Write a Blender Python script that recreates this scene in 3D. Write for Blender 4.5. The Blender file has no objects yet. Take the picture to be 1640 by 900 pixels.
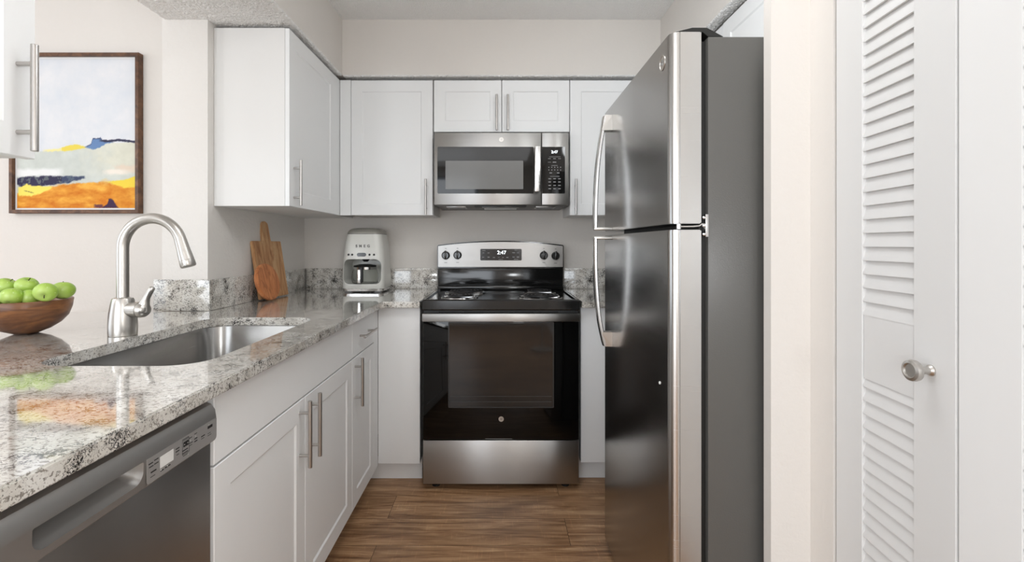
import bpy, bmesh, math, random
from mathutils import Vector, Matrix, noise
PI = math.pi
random.seed(7)
C = bpy.context.scene.collection
SC = bpy.context.scene

# ------------------------------------------------------------------ camera
F, CX, CY, H = 765.0, 800.0, 392.0, 1.19       # focal length (px), vanishing point (px), eye height
cam_d = bpy.data.cameras.new('camera'); cam = bpy.data.objects.new('camera', cam_d); C.objects.link(cam)
cam.location = (0, 0, H); cam.rotation_euler = (PI/2, 0, 0)
cam_d.sensor_width = 36; cam_d.lens = 36*F/1640
cam_d.shift_x = (820-CX)/1640; cam_d.shift_y = -(450-CY)/1640
cam_d.clip_start = .02
SC.camera = cam
# ------------------------------------------------------------------ world, lights, exposure
w = bpy.data.worlds.new('world'); SC.world = w; w.use_nodes = True
w.node_tree.nodes['Background'].inputs[0].default_value = (.80, .88, 1, 1)
w.node_tree.nodes['Background'].inputs[1].default_value = 1.0
SC.view_settings.view_transform = 'Standard'; SC.view_settings.look = 'None'
SC.view_settings.exposure = 0.15; SC.view_settings.gamma = 1; SC.view_settings.use_curve_mapping = False

def area(name, loc, rot, sx, sy, power, col=(1, 1, 1)):
    l = bpy.data.lights.new(name, 'AREA'); l.shape = 'RECTANGLE'; l.size = sx; l.size_y = sy
    l.energy = power; l.color = col
    o = bpy.data.objects.new(name, l); C.objects.link(o); o.location = loc; o.rotation_euler = rot
    return o
# added fill light from behind the camera, set in an unseen window
area('fill_rear', (-1.65, -2.42, 1.30), (math.radians(94), 0, 0), 2.5, 1.9, 54, (.91, .955, 1))
# added fill light from the left, set in an unseen dining window
area('fill_side', (-4.4, .4, 1.4), (math.radians(115), 0, -PI/2), 2.6, 1.8, 19, (.92, .96, 1))
# added fill lamps, all out of view: hanging globes and one on a stand
def globe(name, loc, r, power, col=(.94, .975, 1)):
    l = bpy.data.lights.new(name, 'POINT'); l.shadow_soft_size = r; l.energy = power; l.color = col
    o = bpy.data.objects.new(name, l); C.objects.link(o); o.location = loc; return o
FILL_LAMPS = [('fill_kitchen', (.63, 1.25, 2.0), .10, 6.5), ('fill_stand_lamp', (.48, -.8, 1.30), .14, 20),
         ('fill_dining', (-2.7, .5, 1.85), .15, 17), ('fill_living', (-2.3, -1.5, 1.85), .15, 10)]
area('fill_panel_kitchen', (.05, .85, 2.415), (0, 0, 0), .6, .6, 7.5, (.96, .98, 1))  # added fill panel, unseen, over the aisle
area('fill_panel_entry', (-.3, -1.2, 2.415), (0, 0, 0), 1.4, 1.0, 8, (.96, .98, 1))  # second added fill panel, behind the camera
for a_ in FILL_LAMPS: globe(*a_)

# ------------------------------------------------------------------ helpers
def lin(c):
    c = c/255.0
    return c/12.92 if c <= .04045 else ((c+.055)/1.055)**2.4
def rgb(r, g, b): return (lin(r), lin(g), lin(b), 1)

def matl(name, col=(.8, .8, .8, 1), rough=.5, metal=0, spec=.5, **kw):
    m = bpy.data.materials.new(name); m.use_nodes = True
    b = m.node_tree.nodes['Principled BSDF']
    b.inputs['Base Color'].default_value = col; b.inputs['Roughness'].default_value = rough
    b.inputs['Metallic'].default_value = metal; b.inputs['Specular IOR Level'].default_value = spec
    for k, v in kw.items(): b.inputs[k.replace('_', ' ')].default_value = v
    return m
def N(m, t, **kw):
    n = m.node_tree.nodes.new(t)
    for k, v in kw.items(): setattr(n, k, v)
    return n
def L(m, a, b): m.node_tree.links.new(a, b)
def coords(m, scale=(1, 1, 1)):
    t = N(m, 'ShaderNodeTexCoord'); mp = N(m, 'ShaderNodeMapping'); mp.inputs['Scale'].default_value = scale
    L(m, t.outputs['Object'], mp.inputs[0]); return mp.outputs[0]
def noise_t(m, vec, scale, detail=4, rough=.5, dist=0):
    n = N(m, 'ShaderNodeTexNoise'); n.inputs['Scale'].default_value = scale
    n.inputs['Detail'].default_value = detail; n.inputs['Roughness'].default_value = rough
    n.inputs['Distortion'].default_value = dist
    L(m, vec, n.inputs['Vector']); return n.outputs['Fac']
def ramp(m, fac, stops, interp='LINEAR'):
    r = N(m, 'ShaderNodeValToRGB'); r.color_ramp.interpolation = interp
    els = r.color_ramp.elements
    while len(els) < len(stops): els.new(.5)
    for e, (p, c) in zip(els, stops): e.position = p; e.color = c
    L(m, fac, r.inputs[0]); return r.outputs[0]
def mixc(m, fac, a, b, mode='MIX'):
    x = N(m, 'ShaderNodeMix', data_type='RGBA', blend_type=mode)
    if isinstance(fac, float): x.inputs[0].default_value = fac
    else: L(m, fac, x.inputs[0])
    for s, v in ((6, a), (7, b)):
        if isinstance(v, tuple): x.inputs[s].default_value = v
        else: L(m, v, x.inputs[s])
    return x.outputs[2]
def bsdf(m): return m.node_tree.nodes['Principled BSDF']
def bump(m, h, strength, dist):
    b = N(m, 'ShaderNodeBump'); b.inputs['Strength'].default_value = strength; b.inputs['Distance'].default_value = dist
    L(m, h, b.inputs['Height']); L(m, b.outputs[0], bsdf(m).inputs['Normal'])

# ------------------------------------------------------------------ materials
def wall_mat(name, col, s=.25, sc=70):
    m = matl(name, col, .75, spec=.3); v = coords(m); n = noise_t(m, v, sc, 3, .55); bump(m, n, s, .004); return m
M = {}
M['wall'] = wall_mat('painted_wall', rgb(224, 219, 213))
M['stub'] = wall_mat('orange_peel_wall', rgb(230, 226, 221), .5, 55)
M['trim'] = matl('white_trim', rgb(226, 226, 225), .4)
def popcorn(name, sc, st, col):
    m = matl(name, col, .9, spec=.1); v = coords(m)
    vo = N(m, 'ShaderNodeTexVoronoi'); vo.inputs['Scale'].default_value = sc; L(m, v, vo.inputs['Vector'])
    n = noise_t(m, v, sc*.9, 4, .7)
    a = N(m, 'ShaderNodeMath', operation='SUBTRACT'); L(m, n, a.inputs[0]); L(m, vo.outputs['Distance'], a.inputs[1])
    bump(m, a.outputs[0], st, .012); return m
M['popcorn'] = popcorn('popcorn_soffit', 130, .4, rgb(250, 249, 247))
M['ceil'] = popcorn('textured_ceiling', 150, .45, rgb(250, 249, 247))
M['white'] = matl('white_cabinet_laminate', rgb(239, 240, 240), .38)
M['carcass'] = matl('white_cabinet_box', rgb(234, 233, 231), .5)
M['gap'] = matl('shadow_gap', rgb(70, 70, 70), .8)

def steel(name, v=.58, rough=.25, an=.75, rot=0.25, tint=(1, .985, .96)):
    m = matl(name, (v*tint[0], v*tint[1], v*tint[2], 1), rough, 1)
    b = bsdf(m); b.inputs['Anisotropic'].default_value = an; b.inputs['Anisotropic Rotation'].default_value = rot
    t = N(m, 'ShaderNodeTangent', direction_type='RADIAL', axis='Z'); L(m, t.outputs[0], b.inputs['Tangent'])
    vv = coords(m, (3, 3, 400)); n = noise_t(m, vv, 1.0, 2, .5)
    mr = N(m, 'ShaderNodeMapRange'); mr.inputs[3].default_value = rough*.85; mr.inputs[4].default_value = rough*1.2
    L(m, n, mr.inputs[0]); L(m, mr.outputs[0], b.inputs['Roughness'])
    return m
M['steel'] = steel('brushed_stainless', .46, .36, .85)
M['steel_fridge'] = steel('fridge_stainless', .40, .22, .6)
M['steel_edge'] = steel('fridge_stainless_edge', .62, .25, .5)  # lighter copy of the door steel; bright room reflection put into the colour
M['steel_dw'] = steel('dishwasher_stainless', .56, .33, .4, tint=(1, .98, .95))
M['sink'] = steel('sink_stainless', .36, .24, .6)
M['nickel'] = matl('brushed_nickel', (.56, .54, .51, 1), .33, 1)
M['handle'] = matl('handle_nickel', (.52, .50, .48, 1), .28, 1)
M['chrome'] = matl('chrome', (.75, .75, .75, 1), .12, 1)
M['blackgloss'] = matl('black_enamel', (.006, .006, .006, 1), .12, spec=.6)
M['glass'] = matl('black_glass', (.003, .003, .003, 1), .04, spec=.4)
M['window_glass'] = matl('oven_window_glass', (.012, .012, .012, 1), .05, spec=.6)
M['mwglass'] = matl('microwave_window_sheen', (.20, .20, .195, 1), .15, spec=.4)  # lighter grey puts the window's reflection into its colour
M['blackmatte'] = matl('black_plastic', (.012, .012, .012, 1), .45)
M['coil'] = matl('coil_element', (.03, .03, .032, 1), .35, .6)
M['mark'] = matl('printed_grey', rgb(150, 150, 150), .5)
M['markdark'] = matl('printed_dark', rgb(35, 35, 35), .5)
M['led'] = matl('clock_digits', (1, 1, 1, 1), .5); bsdf(M['led']).inputs['Emission Color'].default_value = (.85, .95, 1, 1); bsdf(M['led']).inputs['Emission Strength'].default_value = 2.0
M['fridge_side'] = matl('grey_fridge_case', rgb(90, 89, 86), .30, spec=.5); bump(M['fridge_side'], noise_t(M['fridge_side'], coords(M['fridge_side']), 350, 2), .25, .001)
M['gasket'] = matl('gasket_rubber', rgb(22, 22, 20), .5)
M['fascia'] = matl('dishwasher_fascia', (.42, .415, .405, 1), .38, .8)
M['panel_dw'] = matl('dishwasher_control_inlay', (.48, .475, .465, 1), .4, .6)
M['smeg'] = matl('cream_enamel', rgb(222, 222, 216), .22)
M['smegtop'] = matl('grey_lid', rgb(165, 163, 155), .3, .4)
M['clear'] = matl('carafe_glass', (.92, .92, .9, 1), .03); bsdf(M['clear']).inputs['Transmission Weight'].default_value = 1; bsdf(M['clear']).inputs['IOR'].default_value = 1.1
M['lettering'] = matl('raised_grey_letters', rgb(95, 93, 90), .35, .6)
M['rackline'] = matl('rack_behind_glass', (.05, .05, .05, 1), .3)
M['case'] = matl('painted_grey_case', rgb(98, 97, 94), .4)
M['dot'] = matl('white_plastic', rgb(225, 225, 222), .4)
M['dark'] = matl('dark_interior', rgb(40, 38, 36), .9)

# granite
def granite():
    m = matl('speckled_granite', rough=.10, spec=.55, Coat_Weight=1.0, Coat_IOR=1.55, Coat_Roughness=.04)
    v = coords(m)
    vs = coords(m, (1.0, 1.6, 1.6))
    n1 = noise_t(m, v, 11, 5, .6, .3)
    base = ramp(m, n1, [(.30, rgb(178, 173, 165)), (.46, rgb(211, 207, 199)), (.62, rgb(229, 227, 222)), (.75, rgb(200, 194, 185))])
    n2 = noise_t(m, vs, 105, 4, .6, .5)
    mid = ramp(m, n2, [(.53, (0, 0, 0, 1)), (.60, (1, 1, 1, 1))])
    c = mixc(m, mid, base, rgb(142, 136, 128))
    n3 = noise_t(m, vs, 130, 5, .66, .9)
    n4 = noise_t(m, v, 24, 3, .5)
    a = N(m, 'ShaderNodeMath', operation='MULTIPLY_ADD'); L(m, n4, a.inputs[0]); a.inputs[1].default_value = .55; L(m, n3, a.inputs[2])
    blk = ramp(m, a.outputs[0], [(.842, (0, 0, 0, 1)), (.868, (1, 1, 1, 1))])
    c = mixc(m, blk, c, rgb(38, 35, 34))
    n5 = noise_t(m, vs, 130, 3, .6, .4)
    wh = ramp(m, n5, [(.60, (0, 0, 0, 1)), (.66, (1, 1, 1, 1))])
    c = mixc(m, wh, c, rgb(226, 223, 216))
    L(m, c, bsdf(m).inputs['Base Color']); return m
M['granite'] = granite()

# plank floor, rows along X
def planks():
    m = matl('vinyl_plank', rough=.36, spec=.4)
    t = N(m, 'ShaderNodeTexCoord'); mp = N(m, 'ShaderNodeMapping'); mp.inputs['Location'].default_value = (.487, -2.264, 0)
    L(m, t.outputs['Object'], mp.inputs[0])
    br = N(m, 'ShaderNodeTexBrick'); br.offset = .37; br.offset_frequency = 2
    br.inputs['Scale'].default_value = 1; br.inputs['Brick Width'].default_value = 1.22; br.inputs['Row Height'].default_value = .187
    br.inputs['Mortar Size'].default_value = .0010; br.inputs['Mortar Smooth'].default_value = .3
    br.inputs['Color1'].default_value = (0, 0, 0, 1); br.inputs['Color2'].default_value = (1, 1, 1, 1); br.inputs['Mortar'].default_value = (.5, .5, .5, 1)
    L(m, mp.outputs[0], br.inputs['Vector'])
    sh = N(m, 'ShaderNodeVectorMath', operation='MULTIPLY_ADD'); L(m, br.outputs['Color'], sh.inputs[0]); sh.inputs[1].default_value = (3, 7, 5); L(m, t.outputs['Object'], sh.inputs[2])
    g = N(m, 'ShaderNodeMapping'); g.inputs['Scale'].default_value = (1.3, 16, 1); L(m, sh.outputs[0], g.inputs[0])
    n = noise_t(m, g.outputs[0], 2.4, 8, .65, 1.0)
    col = ramp(m, n, [(.25, rgb(104, 72, 48)), (.42, rgb(148, 110, 78)), (.55, rgb(176, 138, 102)), (.68, rgb(200, 164, 126)), (.82, rgb(156, 116, 82))])
    g2 = N(m, 'ShaderNodeMapping'); g2.inputs['Scale'].default_value = (.9, 3.2, 1); L(m, sh.outputs[0], g2.inputs[0])
    n2 = noise_t(m, g2.outputs[0], 2.0, 3, .5, .6)
    dk = ramp(m, n2, [(.30, (.52, .47, .43, 1)), (.55, (1, 1, 1, 1)), (.8, (1.0, .97, .93, 1))])
    col = mixc(m, 1.0, col, dk, 'MULTIPLY')
    g3 = N(m, 'ShaderNodeMapping'); g3.inputs['Scale'].default_value = (60, 6, 1); L(m, sh.outputs[0], g3.inputs[0])
    n3 = noise_t(m, g3.outputs[0], 2.2, 2, .5, .5)
    sc = ramp(m, n3, [(.60, (1, 1, 1, 1)), (.72, (1.22, 1.2, 1.18, 1))])
    col = mixc(m, 1.0, col, sc, 'MULTIPLY')
    col = mixc(m, br.outputs['Fac'], col, rgb(52, 36, 25))
    L(m, col, bsdf(m).inputs['Base Color'])
    bump(m, n, .12, .002)
    return m
M['floor'] = planks()

def wood(name, stops, sc=(1, 1, 1), rough=.45, k=6):
    m = matl(name, rough=rough); v = coords(m, sc); n = noise_t(m, v, k, 6, .6, .8)
    L(m, ramp(m, n, stops), bsdf(m).inputs['Base Color']); return m
M['board'] = wood('acacia_board', [(.3, rgb(150, 98, 62)), (.45, rgb(192, 142, 98)), (.6, rgb(214, 176, 132)), (.75, rgb(176, 120, 78))], (14, 14, 1.5), .5, 2.5)
M['board2'] = wood('cherry_board', [(.3, rgb(150, 88, 52)), (.5, rgb(200, 128, 80)), (.7, rgb(216, 150, 100))], (18, 18, 2), .45, 2.5)
M['bowl'] = wood('walnut_bowl', [(.3, rgb(78, 48, 34)), (.48, rgb(112, 72, 46)), (.62, rgb(150, 100, 60)), (.78, rgb(98, 62, 44))], (3, 3, 14), .33, 2.2)
M['frame'] = wood('dark_oak_frame', [(.3, rgb(58, 34, 20)), (.5, rgb(92, 60, 38)), (.7, rgb(122, 84, 54))], (8, 8, 8), .4, 3)
def apple_mat():
    m = matl('green_apple_skin', rough=.28, spec=.5); v = coords(m)
    n = noise_t(m, v, 14, 3, .5); c = ramp(m, n, [(.3, rgb(140, 184, 52)), (.5, rgb(170, 204, 84)), (.72, rgb(194, 218, 124))])
    n2 = noise_t(m, v, 190, 1, .5); s = ramp(m, n2, [(.70, (0, 0, 0, 1)), (.74, (1, 1, 1, 1))])
    c = mixc(m, s, c, rgb(205, 225, 150)); L(m, c, bsdf(m).inputs['Base Color']); return m
M['apple'] = apple_mat(); M['stem'] = matl('apple_stem', rgb(70, 60, 40), .7); M['calyx'] = matl('apple_calyx', rgb(105, 98, 96), .8)

# ------------------------------------------------------------------ object helpers
def woff(p):
    v = Vector((0, 0, 0))
    while p is not None: v += p.location; p = p.parent
    return v
def link_mesh(name, me, mat, parent=None, ang=35, origin=None):
    for s in (mat if isinstance(mat, (list, tuple)) else [mat]): me.materials.append(s)
    o = bpy.data.objects.new(name, me); C.objects.link(o)
    if parent is not None:
        o.parent = parent; me.transform(Matrix.Translation(-woff(parent)))
    elif origin is not None:
        me.transform(Matrix.Translation(-Vector(origin))); o.location = origin
    for p in me.polygons: p.use_smooth = True
    me.set_sharp_from_angle(angle=math.radians(ang))
    return o
def obj(name, bm, mat, parent=None, ang=35, origin=None, recalc=True):
    if recalc: bmesh.ops.recalc_face_normals(bm, faces=bm.faces)
    me = bpy.data.meshes.new(name); bm.to_mesh(me); bm.free()
    return link_mesh(name, me, mat, parent, ang, origin)
def tag(o, label, cat, group=None):
    o['label'] = label; o['category'] = cat
    if group: o['group'] = group
    return o
def thing(name, loc, label, cat, group=None):
    o = bpy.data.objects.new(name, None); C.objects.link(o); o.location = loc; o.empty_display_size = .05
    bpy.context.view_layer.update()
    return tag(o, label, cat, group)
def struct(name, bm, mat):
    o = obj(name, bm, mat); o['kind'] = 'structure'; return o
def box(x0, x1, y0, y1, z0, z1, bev=0, bm=None, seg=2):
    b = bmesh.new() if (bm is None or bev) else bm
    v = [b.verts.new((x, y, z)) for x in (x0, x1) for y in (y0, y1) for z in (z0, z1)]
    for f in ((0, 1, 3, 2), (4, 6, 7, 5), (0, 4, 5, 1), (2, 3, 7, 6), (0, 2, 6, 4), (1, 5, 7, 3)):
        b.faces.new([v[i] for i in f])
    bmesh.ops.recalc_face_normals(b, faces=b.faces)
    if bev: bmesh.ops.bevel(b, geom=list(b.edges), offset=bev, segments=seg, affect='EDGES', profile=.5)
    if bm is not None and bev: return merge(bm, b)
    return b
def merge(a, b):
    me = bpy.data.meshes.new('t'); b.to_mesh(me); a.from_mesh(me); bpy.data.meshes.remove(me); b.free(); return a
def lathe(prof, cx=0, cy=0, cz=0, n=40, bm=None, axis='Z', closed=False):
    """prof: list of (r, h). axis: direction of h."""
    bm = bm or bmesh.new(); rings = []
    for r, h in prof:
        ring = []
        for i in range(n if r > 1e-6 else 1):
            a = 2*PI*i/n; u, v = r*math.cos(a), r*math.sin(a)
            p = {'Z': (u, v, h), 'X': (h, u, v), '-X': (-h, u, v), 'Y': (u, h, v), '-Y': (u, -h, v)}[axis]
            ring.append(bm.verts.new((cx+p[0], cy+p[1], cz+p[2])))
        rings.append(ring)
    pairs = list(zip(rings[:-1], rings[1:]))
    if closed: pairs.append((rings[-1], rings[0]))
    for a, b in pairs:
        if len(a) == 1 and len(b) == 1: continue
        for i in range(n):
            j = (i+1) % n
            if len(a) == 1: bm.faces.new((a[0], b[j], b[i]))
            elif len(b) == 1: bm.faces.new((a[i], a[j], b[0]))
            else: bm.faces.new((a[i], a[j], b[j], b[i]))
    return bm
def tube(pts, rad, n=16, bm=None, cap=True, flat=1.0, up=None):
    bm = bm or bmesh.new(); pts = [Vector(p) for p in pts]
    if not isinstance(rad, (list, tuple)): rad = [rad]*len(pts)
    rings = []; u = Vector(up) if up else None
    for i, p in enumerate(pts):
        t = (pts[min(i+1, len(pts)-1)]-pts[max(i-1, 0)]).normalized()
        if u is None: u = t.orthogonal().normalized()
        u = (u - t*u.dot(t)).normalized(); v = t.cross(u)
        rings.append([bm.verts.new(p+rad[i]*(math.cos(2*PI*k/n)*u+math.sin(2*PI*k/n)*v*flat)) for k in range(n)])
    for a, b in zip(rings[:-1], rings[1:]):
        for k in range(n): bm.faces.new((a[k], a[(k+1) % n], b[(k+1) % n], b[k]))
    if cap: bm.faces.new(rings[0][::-1]); bm.faces.new(rings[-1])
    return bm
def prism(pts, d0, d1, axis='Y', bm=None):
    """pts: outline in (a,b); extruded from d0 to d1 along the axis. Y: (x,z); X: (y,z); Z: (x,y)"""
    bm = bm or bmesh.new()
    f = {'Y': lambda a, b, d: (a, d, b), 'X': lambda a, b, d: (d, a, b), 'Z': lambda a, b, d: (a, b, d)}[axis]
    A = [bm.verts.new(f(a, b, d0)) for a, b in pts]; B = [bm.verts.new(f(a, b, d1)) for a, b in pts]
    bm.faces.new(A); bm.faces.new(B[::-1]); n = len(pts)
    for i in range(n): bm.faces.new((A[i], B[i], B[(i+1) % n], A[(i+1) % n]))
    bmesh.ops.recalc_face_normals(bm, faces=bm.faces)
    return bm
def rrect(x0, x1, y0, y1, r, n=6):
    if not isinstance(r, (list, tuple)): r = [r]*4
    out = []
    for (cx, cy, a0, rr) in ((x1-r[0], y1-r[0], 0, r[0]), (x0+r[1], y1-r[1], 90, r[1]), (x0+r[2], y0+r[2], 180, r[2]), (x1-r[3], y0+r[3], 270, r[3])):
        for i in range(n+1):
            a = math.radians(a0+90*i/n); out.append((cx+rr*math.cos(a), cy+rr*math.sin(a)))
    return out
def loft(rings, cap=True):
    bm = bmesh.new(); R = [[bm.verts.new(p) for p in r] for r in rings]; n = len(R[0])
    for a, b in zip(R[:-1], R[1:]):
        for i in range(n): bm.faces.new((a[i], a[(i+1) % n], b[(i+1) % n], b[i]))
    if cap: bm.faces.new(R[0][::-1]); bm.faces.new(R[-1])
    bmesh.ops.recalc_face_normals(bm, faces=bm.faces); return bm
def boolean(bm, cutters):
    """difference of closed meshes, applied"""
    me = bpy.data.meshes.new('a'); bm.to_mesh(me); bm.free()
    o = bpy.data.objects.new('a', me); C.objects.link(o); cs = []
    for c in cutters:
        cm = bpy.data.meshes.new('c'); bmesh.ops.recalc_face_normals(c, faces=c.faces); c.to_mesh(cm); c.free()
        co = bpy.data.objects.new('c', cm); C.objects.link(co); cs.append(co)
        md = o.modifiers.new('b', 'BOOLEAN'); md.object = co; md.operation = 'DIFFERENCE'; md.solver = 'EXACT'
    dg = bpy.context.evaluated_depsgraph_get(); dg.update()
    r = bmesh.new(); r.from_mesh(o.evaluated_get(dg).to_mesh())
    for x in [o]+cs:
        d = x.data; bpy.data.objects.remove(x); bpy.data.meshes.remove(d)
    return r
def text(name, s, size, loc, face, mat, parent, ext=.0004, sx=1.0, space=1.0, bold=0):
    cu = bpy.data.curves.new('t', 'FONT'); cu.body = s; cu.size = size; cu.extrude = ext; cu.align_x = 'CENTER'; cu.align_y = 'CENTER'
    cu.space_character = space; cu.offset = bold
    o = bpy.data.objects.new('t', cu); C.objects.link(o)
    dg = bpy.context.evaluated_depsgraph_get(); dg.update()
    me = bpy.data.meshes.new_from_object(o.evaluated_get(dg)); bpy.data.objects.remove(o); bpy.data.curves.remove(cu)
    rz = {'-Y': 0, '+X': PI/2, '-X': -PI/2}[face]
    me.transform(Matrix.Translation(Vector(loc)) @ Matrix.Rotation(rz, 4, 'Z') @ Matrix.Rotation(PI/2, 4, 'X') @ Matrix.Diagonal((sx, 1, 1, 1)))
    me.materials.clear(); me.name = name
    return link_mesh(name, me, mat, parent)

# mapping for faces:  u along the wall, d outwards
def fmap(face, plane):
    return {'-Y': lambda u, z, d: (u, plane-d, z), '+X': lambda u, z, d: (plane+d, u, z), '-X': lambda u, z, d: (plane-d, u, z)}[face]
def shaker(u0, u1, z0, z1, face, plane, stile=.062, th=.019, dep=.0045, sl=.006):
    """door with its front at the plane"""
    f = fmap(face, plane); b = .0015
    loops = [(0, -th), (0, -b), (b, 0), (stile, 0), (stile+sl, -dep), (stile+sl+.0005, -dep)]
    rings = []
    for i, d in loops:
        rings.append([f(u0+i, z0+i, d), f(u1-i, z0+i, d), f(u1-i, z1-i, d), f(u0+i, z1-i, d)])
    return loft(rings)
def slab(u0, u1, z0, z1, face, plane, th=.019):
    f = fmap(face, plane); b = .0015
    return loft([[f(u0+i, z0+i, d), f(u1-i, z0+i, d), f(u1-i, z1-i, d), f(u0+i, z1-i, d)] for i, d in ((0, -th), (0, -b), (b, 0))])
def bar_handle(parent, face, plane, u, z, vert=True, ln=.20, stand=.032, r=.0062, sep=.128):
    f = fmap(face, plane); h = ln/2; bm = bmesh.new()
    def p(t, d): return f(u, z+t, d) if vert else f(u+t, z, d)
    ts = [-h, -h+.0008, h-.0008, h]
    tube([p(t, stand) for t in ts], [r*.85, r, r, r*.85], 16, bm)
    for s in (-sep/2, sep/2): tube([p(s, 0), p(s, stand)], r*.72, 12, bm)
    return obj('bar_handle', bm, M['handle'], parent)
def P(px, py, Y): return ((px-CX)*Y/F, H-(py-CY)*Y/F)

# ================================================================== SETTING
ZC = 2.455; ZS = 2.138; YW = 3.005; XL = -1.228; XR = 1.25
struct('floor', box(-4.6, 1.6, -2.6, 3.2, -.05, 0), M['floor'])
struct('ceiling', box(-4.6, 1.6, -2.6, 3.2, ZC, ZC+.05), M['ceil'])
struct('wall_back', box(-1.42, 1.5, YW, YW+.1, 0, ZC), M['wall'])
struct('wall_left', box(-1.42, XL, 2.01, YW, 0, ZC), M['stub'])
struct('wall_dining', box(-4.6, -1.42, 2.25, 2.35, 0, ZC), M['wall'])
struct('wall_right', box(XR, XR+.1, 1.129, YW, 0, ZC), M['wall'])
def soffit(name, x0, x1, y0, y1, mat=M['wall']):
    o = struct(name, box(x0, x1, y0, y1, ZS+.006, ZC), mat); return o
soffit('trim_1', -1.41, -.884, -.6, 2.685); soffit('trim_2', -.884, .905, 2.685, YW); soffit('trim_3', .905, XR, 1.130, YW)
soffit('trim_4', -1.228, -.884, 2.685, YW)
# popcorn finish on the soffit undersides: a rough sprayed layer with real relief
def popcorn_sheet(name, x0, x1, y0, y1, step=.0048):
    nx = max(2, int((x1-x0)/step)); ny = max(2, int((y1-y0)/step)); bm = bmesh.new(); g = []
    for j in range(ny+1):
        row = []
        for i in range(nx+1):
            x = x0+(x1-x0)*i/nx; y = y0+(y1-y0)*j/ny
            ed = (i in (0, nx)) or (j in (0, ny))
            n = noise.noise(Vector((x*115, y*115, 3)))*.5+noise.noise(Vector((x*230, y*230, 9)))*.35
            d = max(0, .35+n)*.009
            ox = noise.noise(Vector((x*90, y*90, 20)))*.004 if i in (0, nx) else 0
            row.append(bm.verts.new((x+ox, y, ZS+.0062 if ed else ZS+.003-d)))
        g.append(row)
    for j in range(ny):
        for i in range(nx): bm.faces.new((g[j][i], g[j+1][i], g[j+1][i+1], g[j][i+1]))
    o = obj(name, bm, M['popcorn'], None, 180, recalc=False); o['kind'] = 'structure'; return o
popcorn_sheet('trim_5', -1.412, -.882, 1.55, 2.683)
popcorn_sheet('trim_6', -.882, .903, 2.683, 2.76)
popcorn_sheet('trim_7', .903, .96, 1.155, 2.683)
popcorn_sheet('trim_8', -1.412, -.882, -.6, 1.55, .02)

# right side: end of the fridge alcove, closet wall
struct('wall_fridge_side', box(.6245, 1.35, 1.099, 1.129, 0, ZC), M['wall'])
struct('wall_closet', box(.7155, 1.35, 1.024, 1.099, 0, ZC), M['wall'])
struct('wall_closet_header', box(.7155, .80, .425, 1.024, 2.05, ZC), M['wall'])
struct('wall_closet_near', box(.7155, 1.35, -2.6, .425, 0, ZC), M['wall'])
struct('wall_closet_back', box(1.30, 1.35, .425, 1.024, 0, ZC), M['wall'])
# knee wall under the peninsula, rear wall, far left wall
struct('wall_peninsula', box(-1.34, -1.225, -.1, 1.99, 0, .883), M['wall'])
rear = boolean(box(-4.6, 1.6, -2.6, -2.5, 0, ZC), [box(-2.95, -.35, -2.7, -2.4, .30, 2.30)])
struct('wall_rear', rear, M['wall'])
left = boolean(box(-4.7, -4.6, -2.6, 2.35, 0, ZC), [box(-4.8, -4.5, -.95, 1.75, .5, 2.3)])
struct('wall_far_left', left, M['wall'])
def win(name, x0, x1, z0, z1, y):
    bm = bmesh.new()
    for a, b, c, d in ((x0-.07, x1+.07, z1, z1+.07), (x0-.07, x1+.07, z0-.07, z0), (x0-.07, x0, z0, z1), (x1, x1+.07, z0, z1), ((x0+x1)/2-.03, (x0+x1)/2+.03, z0, z1)):
        box(a, b, y-.03, y+.03, c, d, 0, bm)
    o = obj(name, bm, M['trim']); o['kind'] = 'structure'; return o
win('fill_window_1', -2.95, -.35, .30, 2.30, -2.49)  # unseen window, placed and sized for the rear fill light
bm = bmesh.new()
for a, b, c, d in ((-1.02, 1.82, 2.3, 2.37), (-1.02, 1.82, .43, .5), (-1.02, -.95, .5, 2.3), (1.75, 1.82, .5, 2.3), (.37, .43, .5, 2.3)):
    box(-4.63, -4.56, a, b, c, d, 0, bm)
struct('fill_window_2', bm, M['trim'])  # unseen window, added as the source of the side fill
struct('baseboard_rear', box(-4.6, .7155, -2.5, -2.485, 0, .1), M['trim'])
struct('baseboard_dining', box(-4.6, -1.42, 2.235, 2.25, 0, .1), M['trim'])
struct('baseboard_closet', box(.7005, .7155, -2.5, .40, 0, .1), M['trim'])

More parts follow.
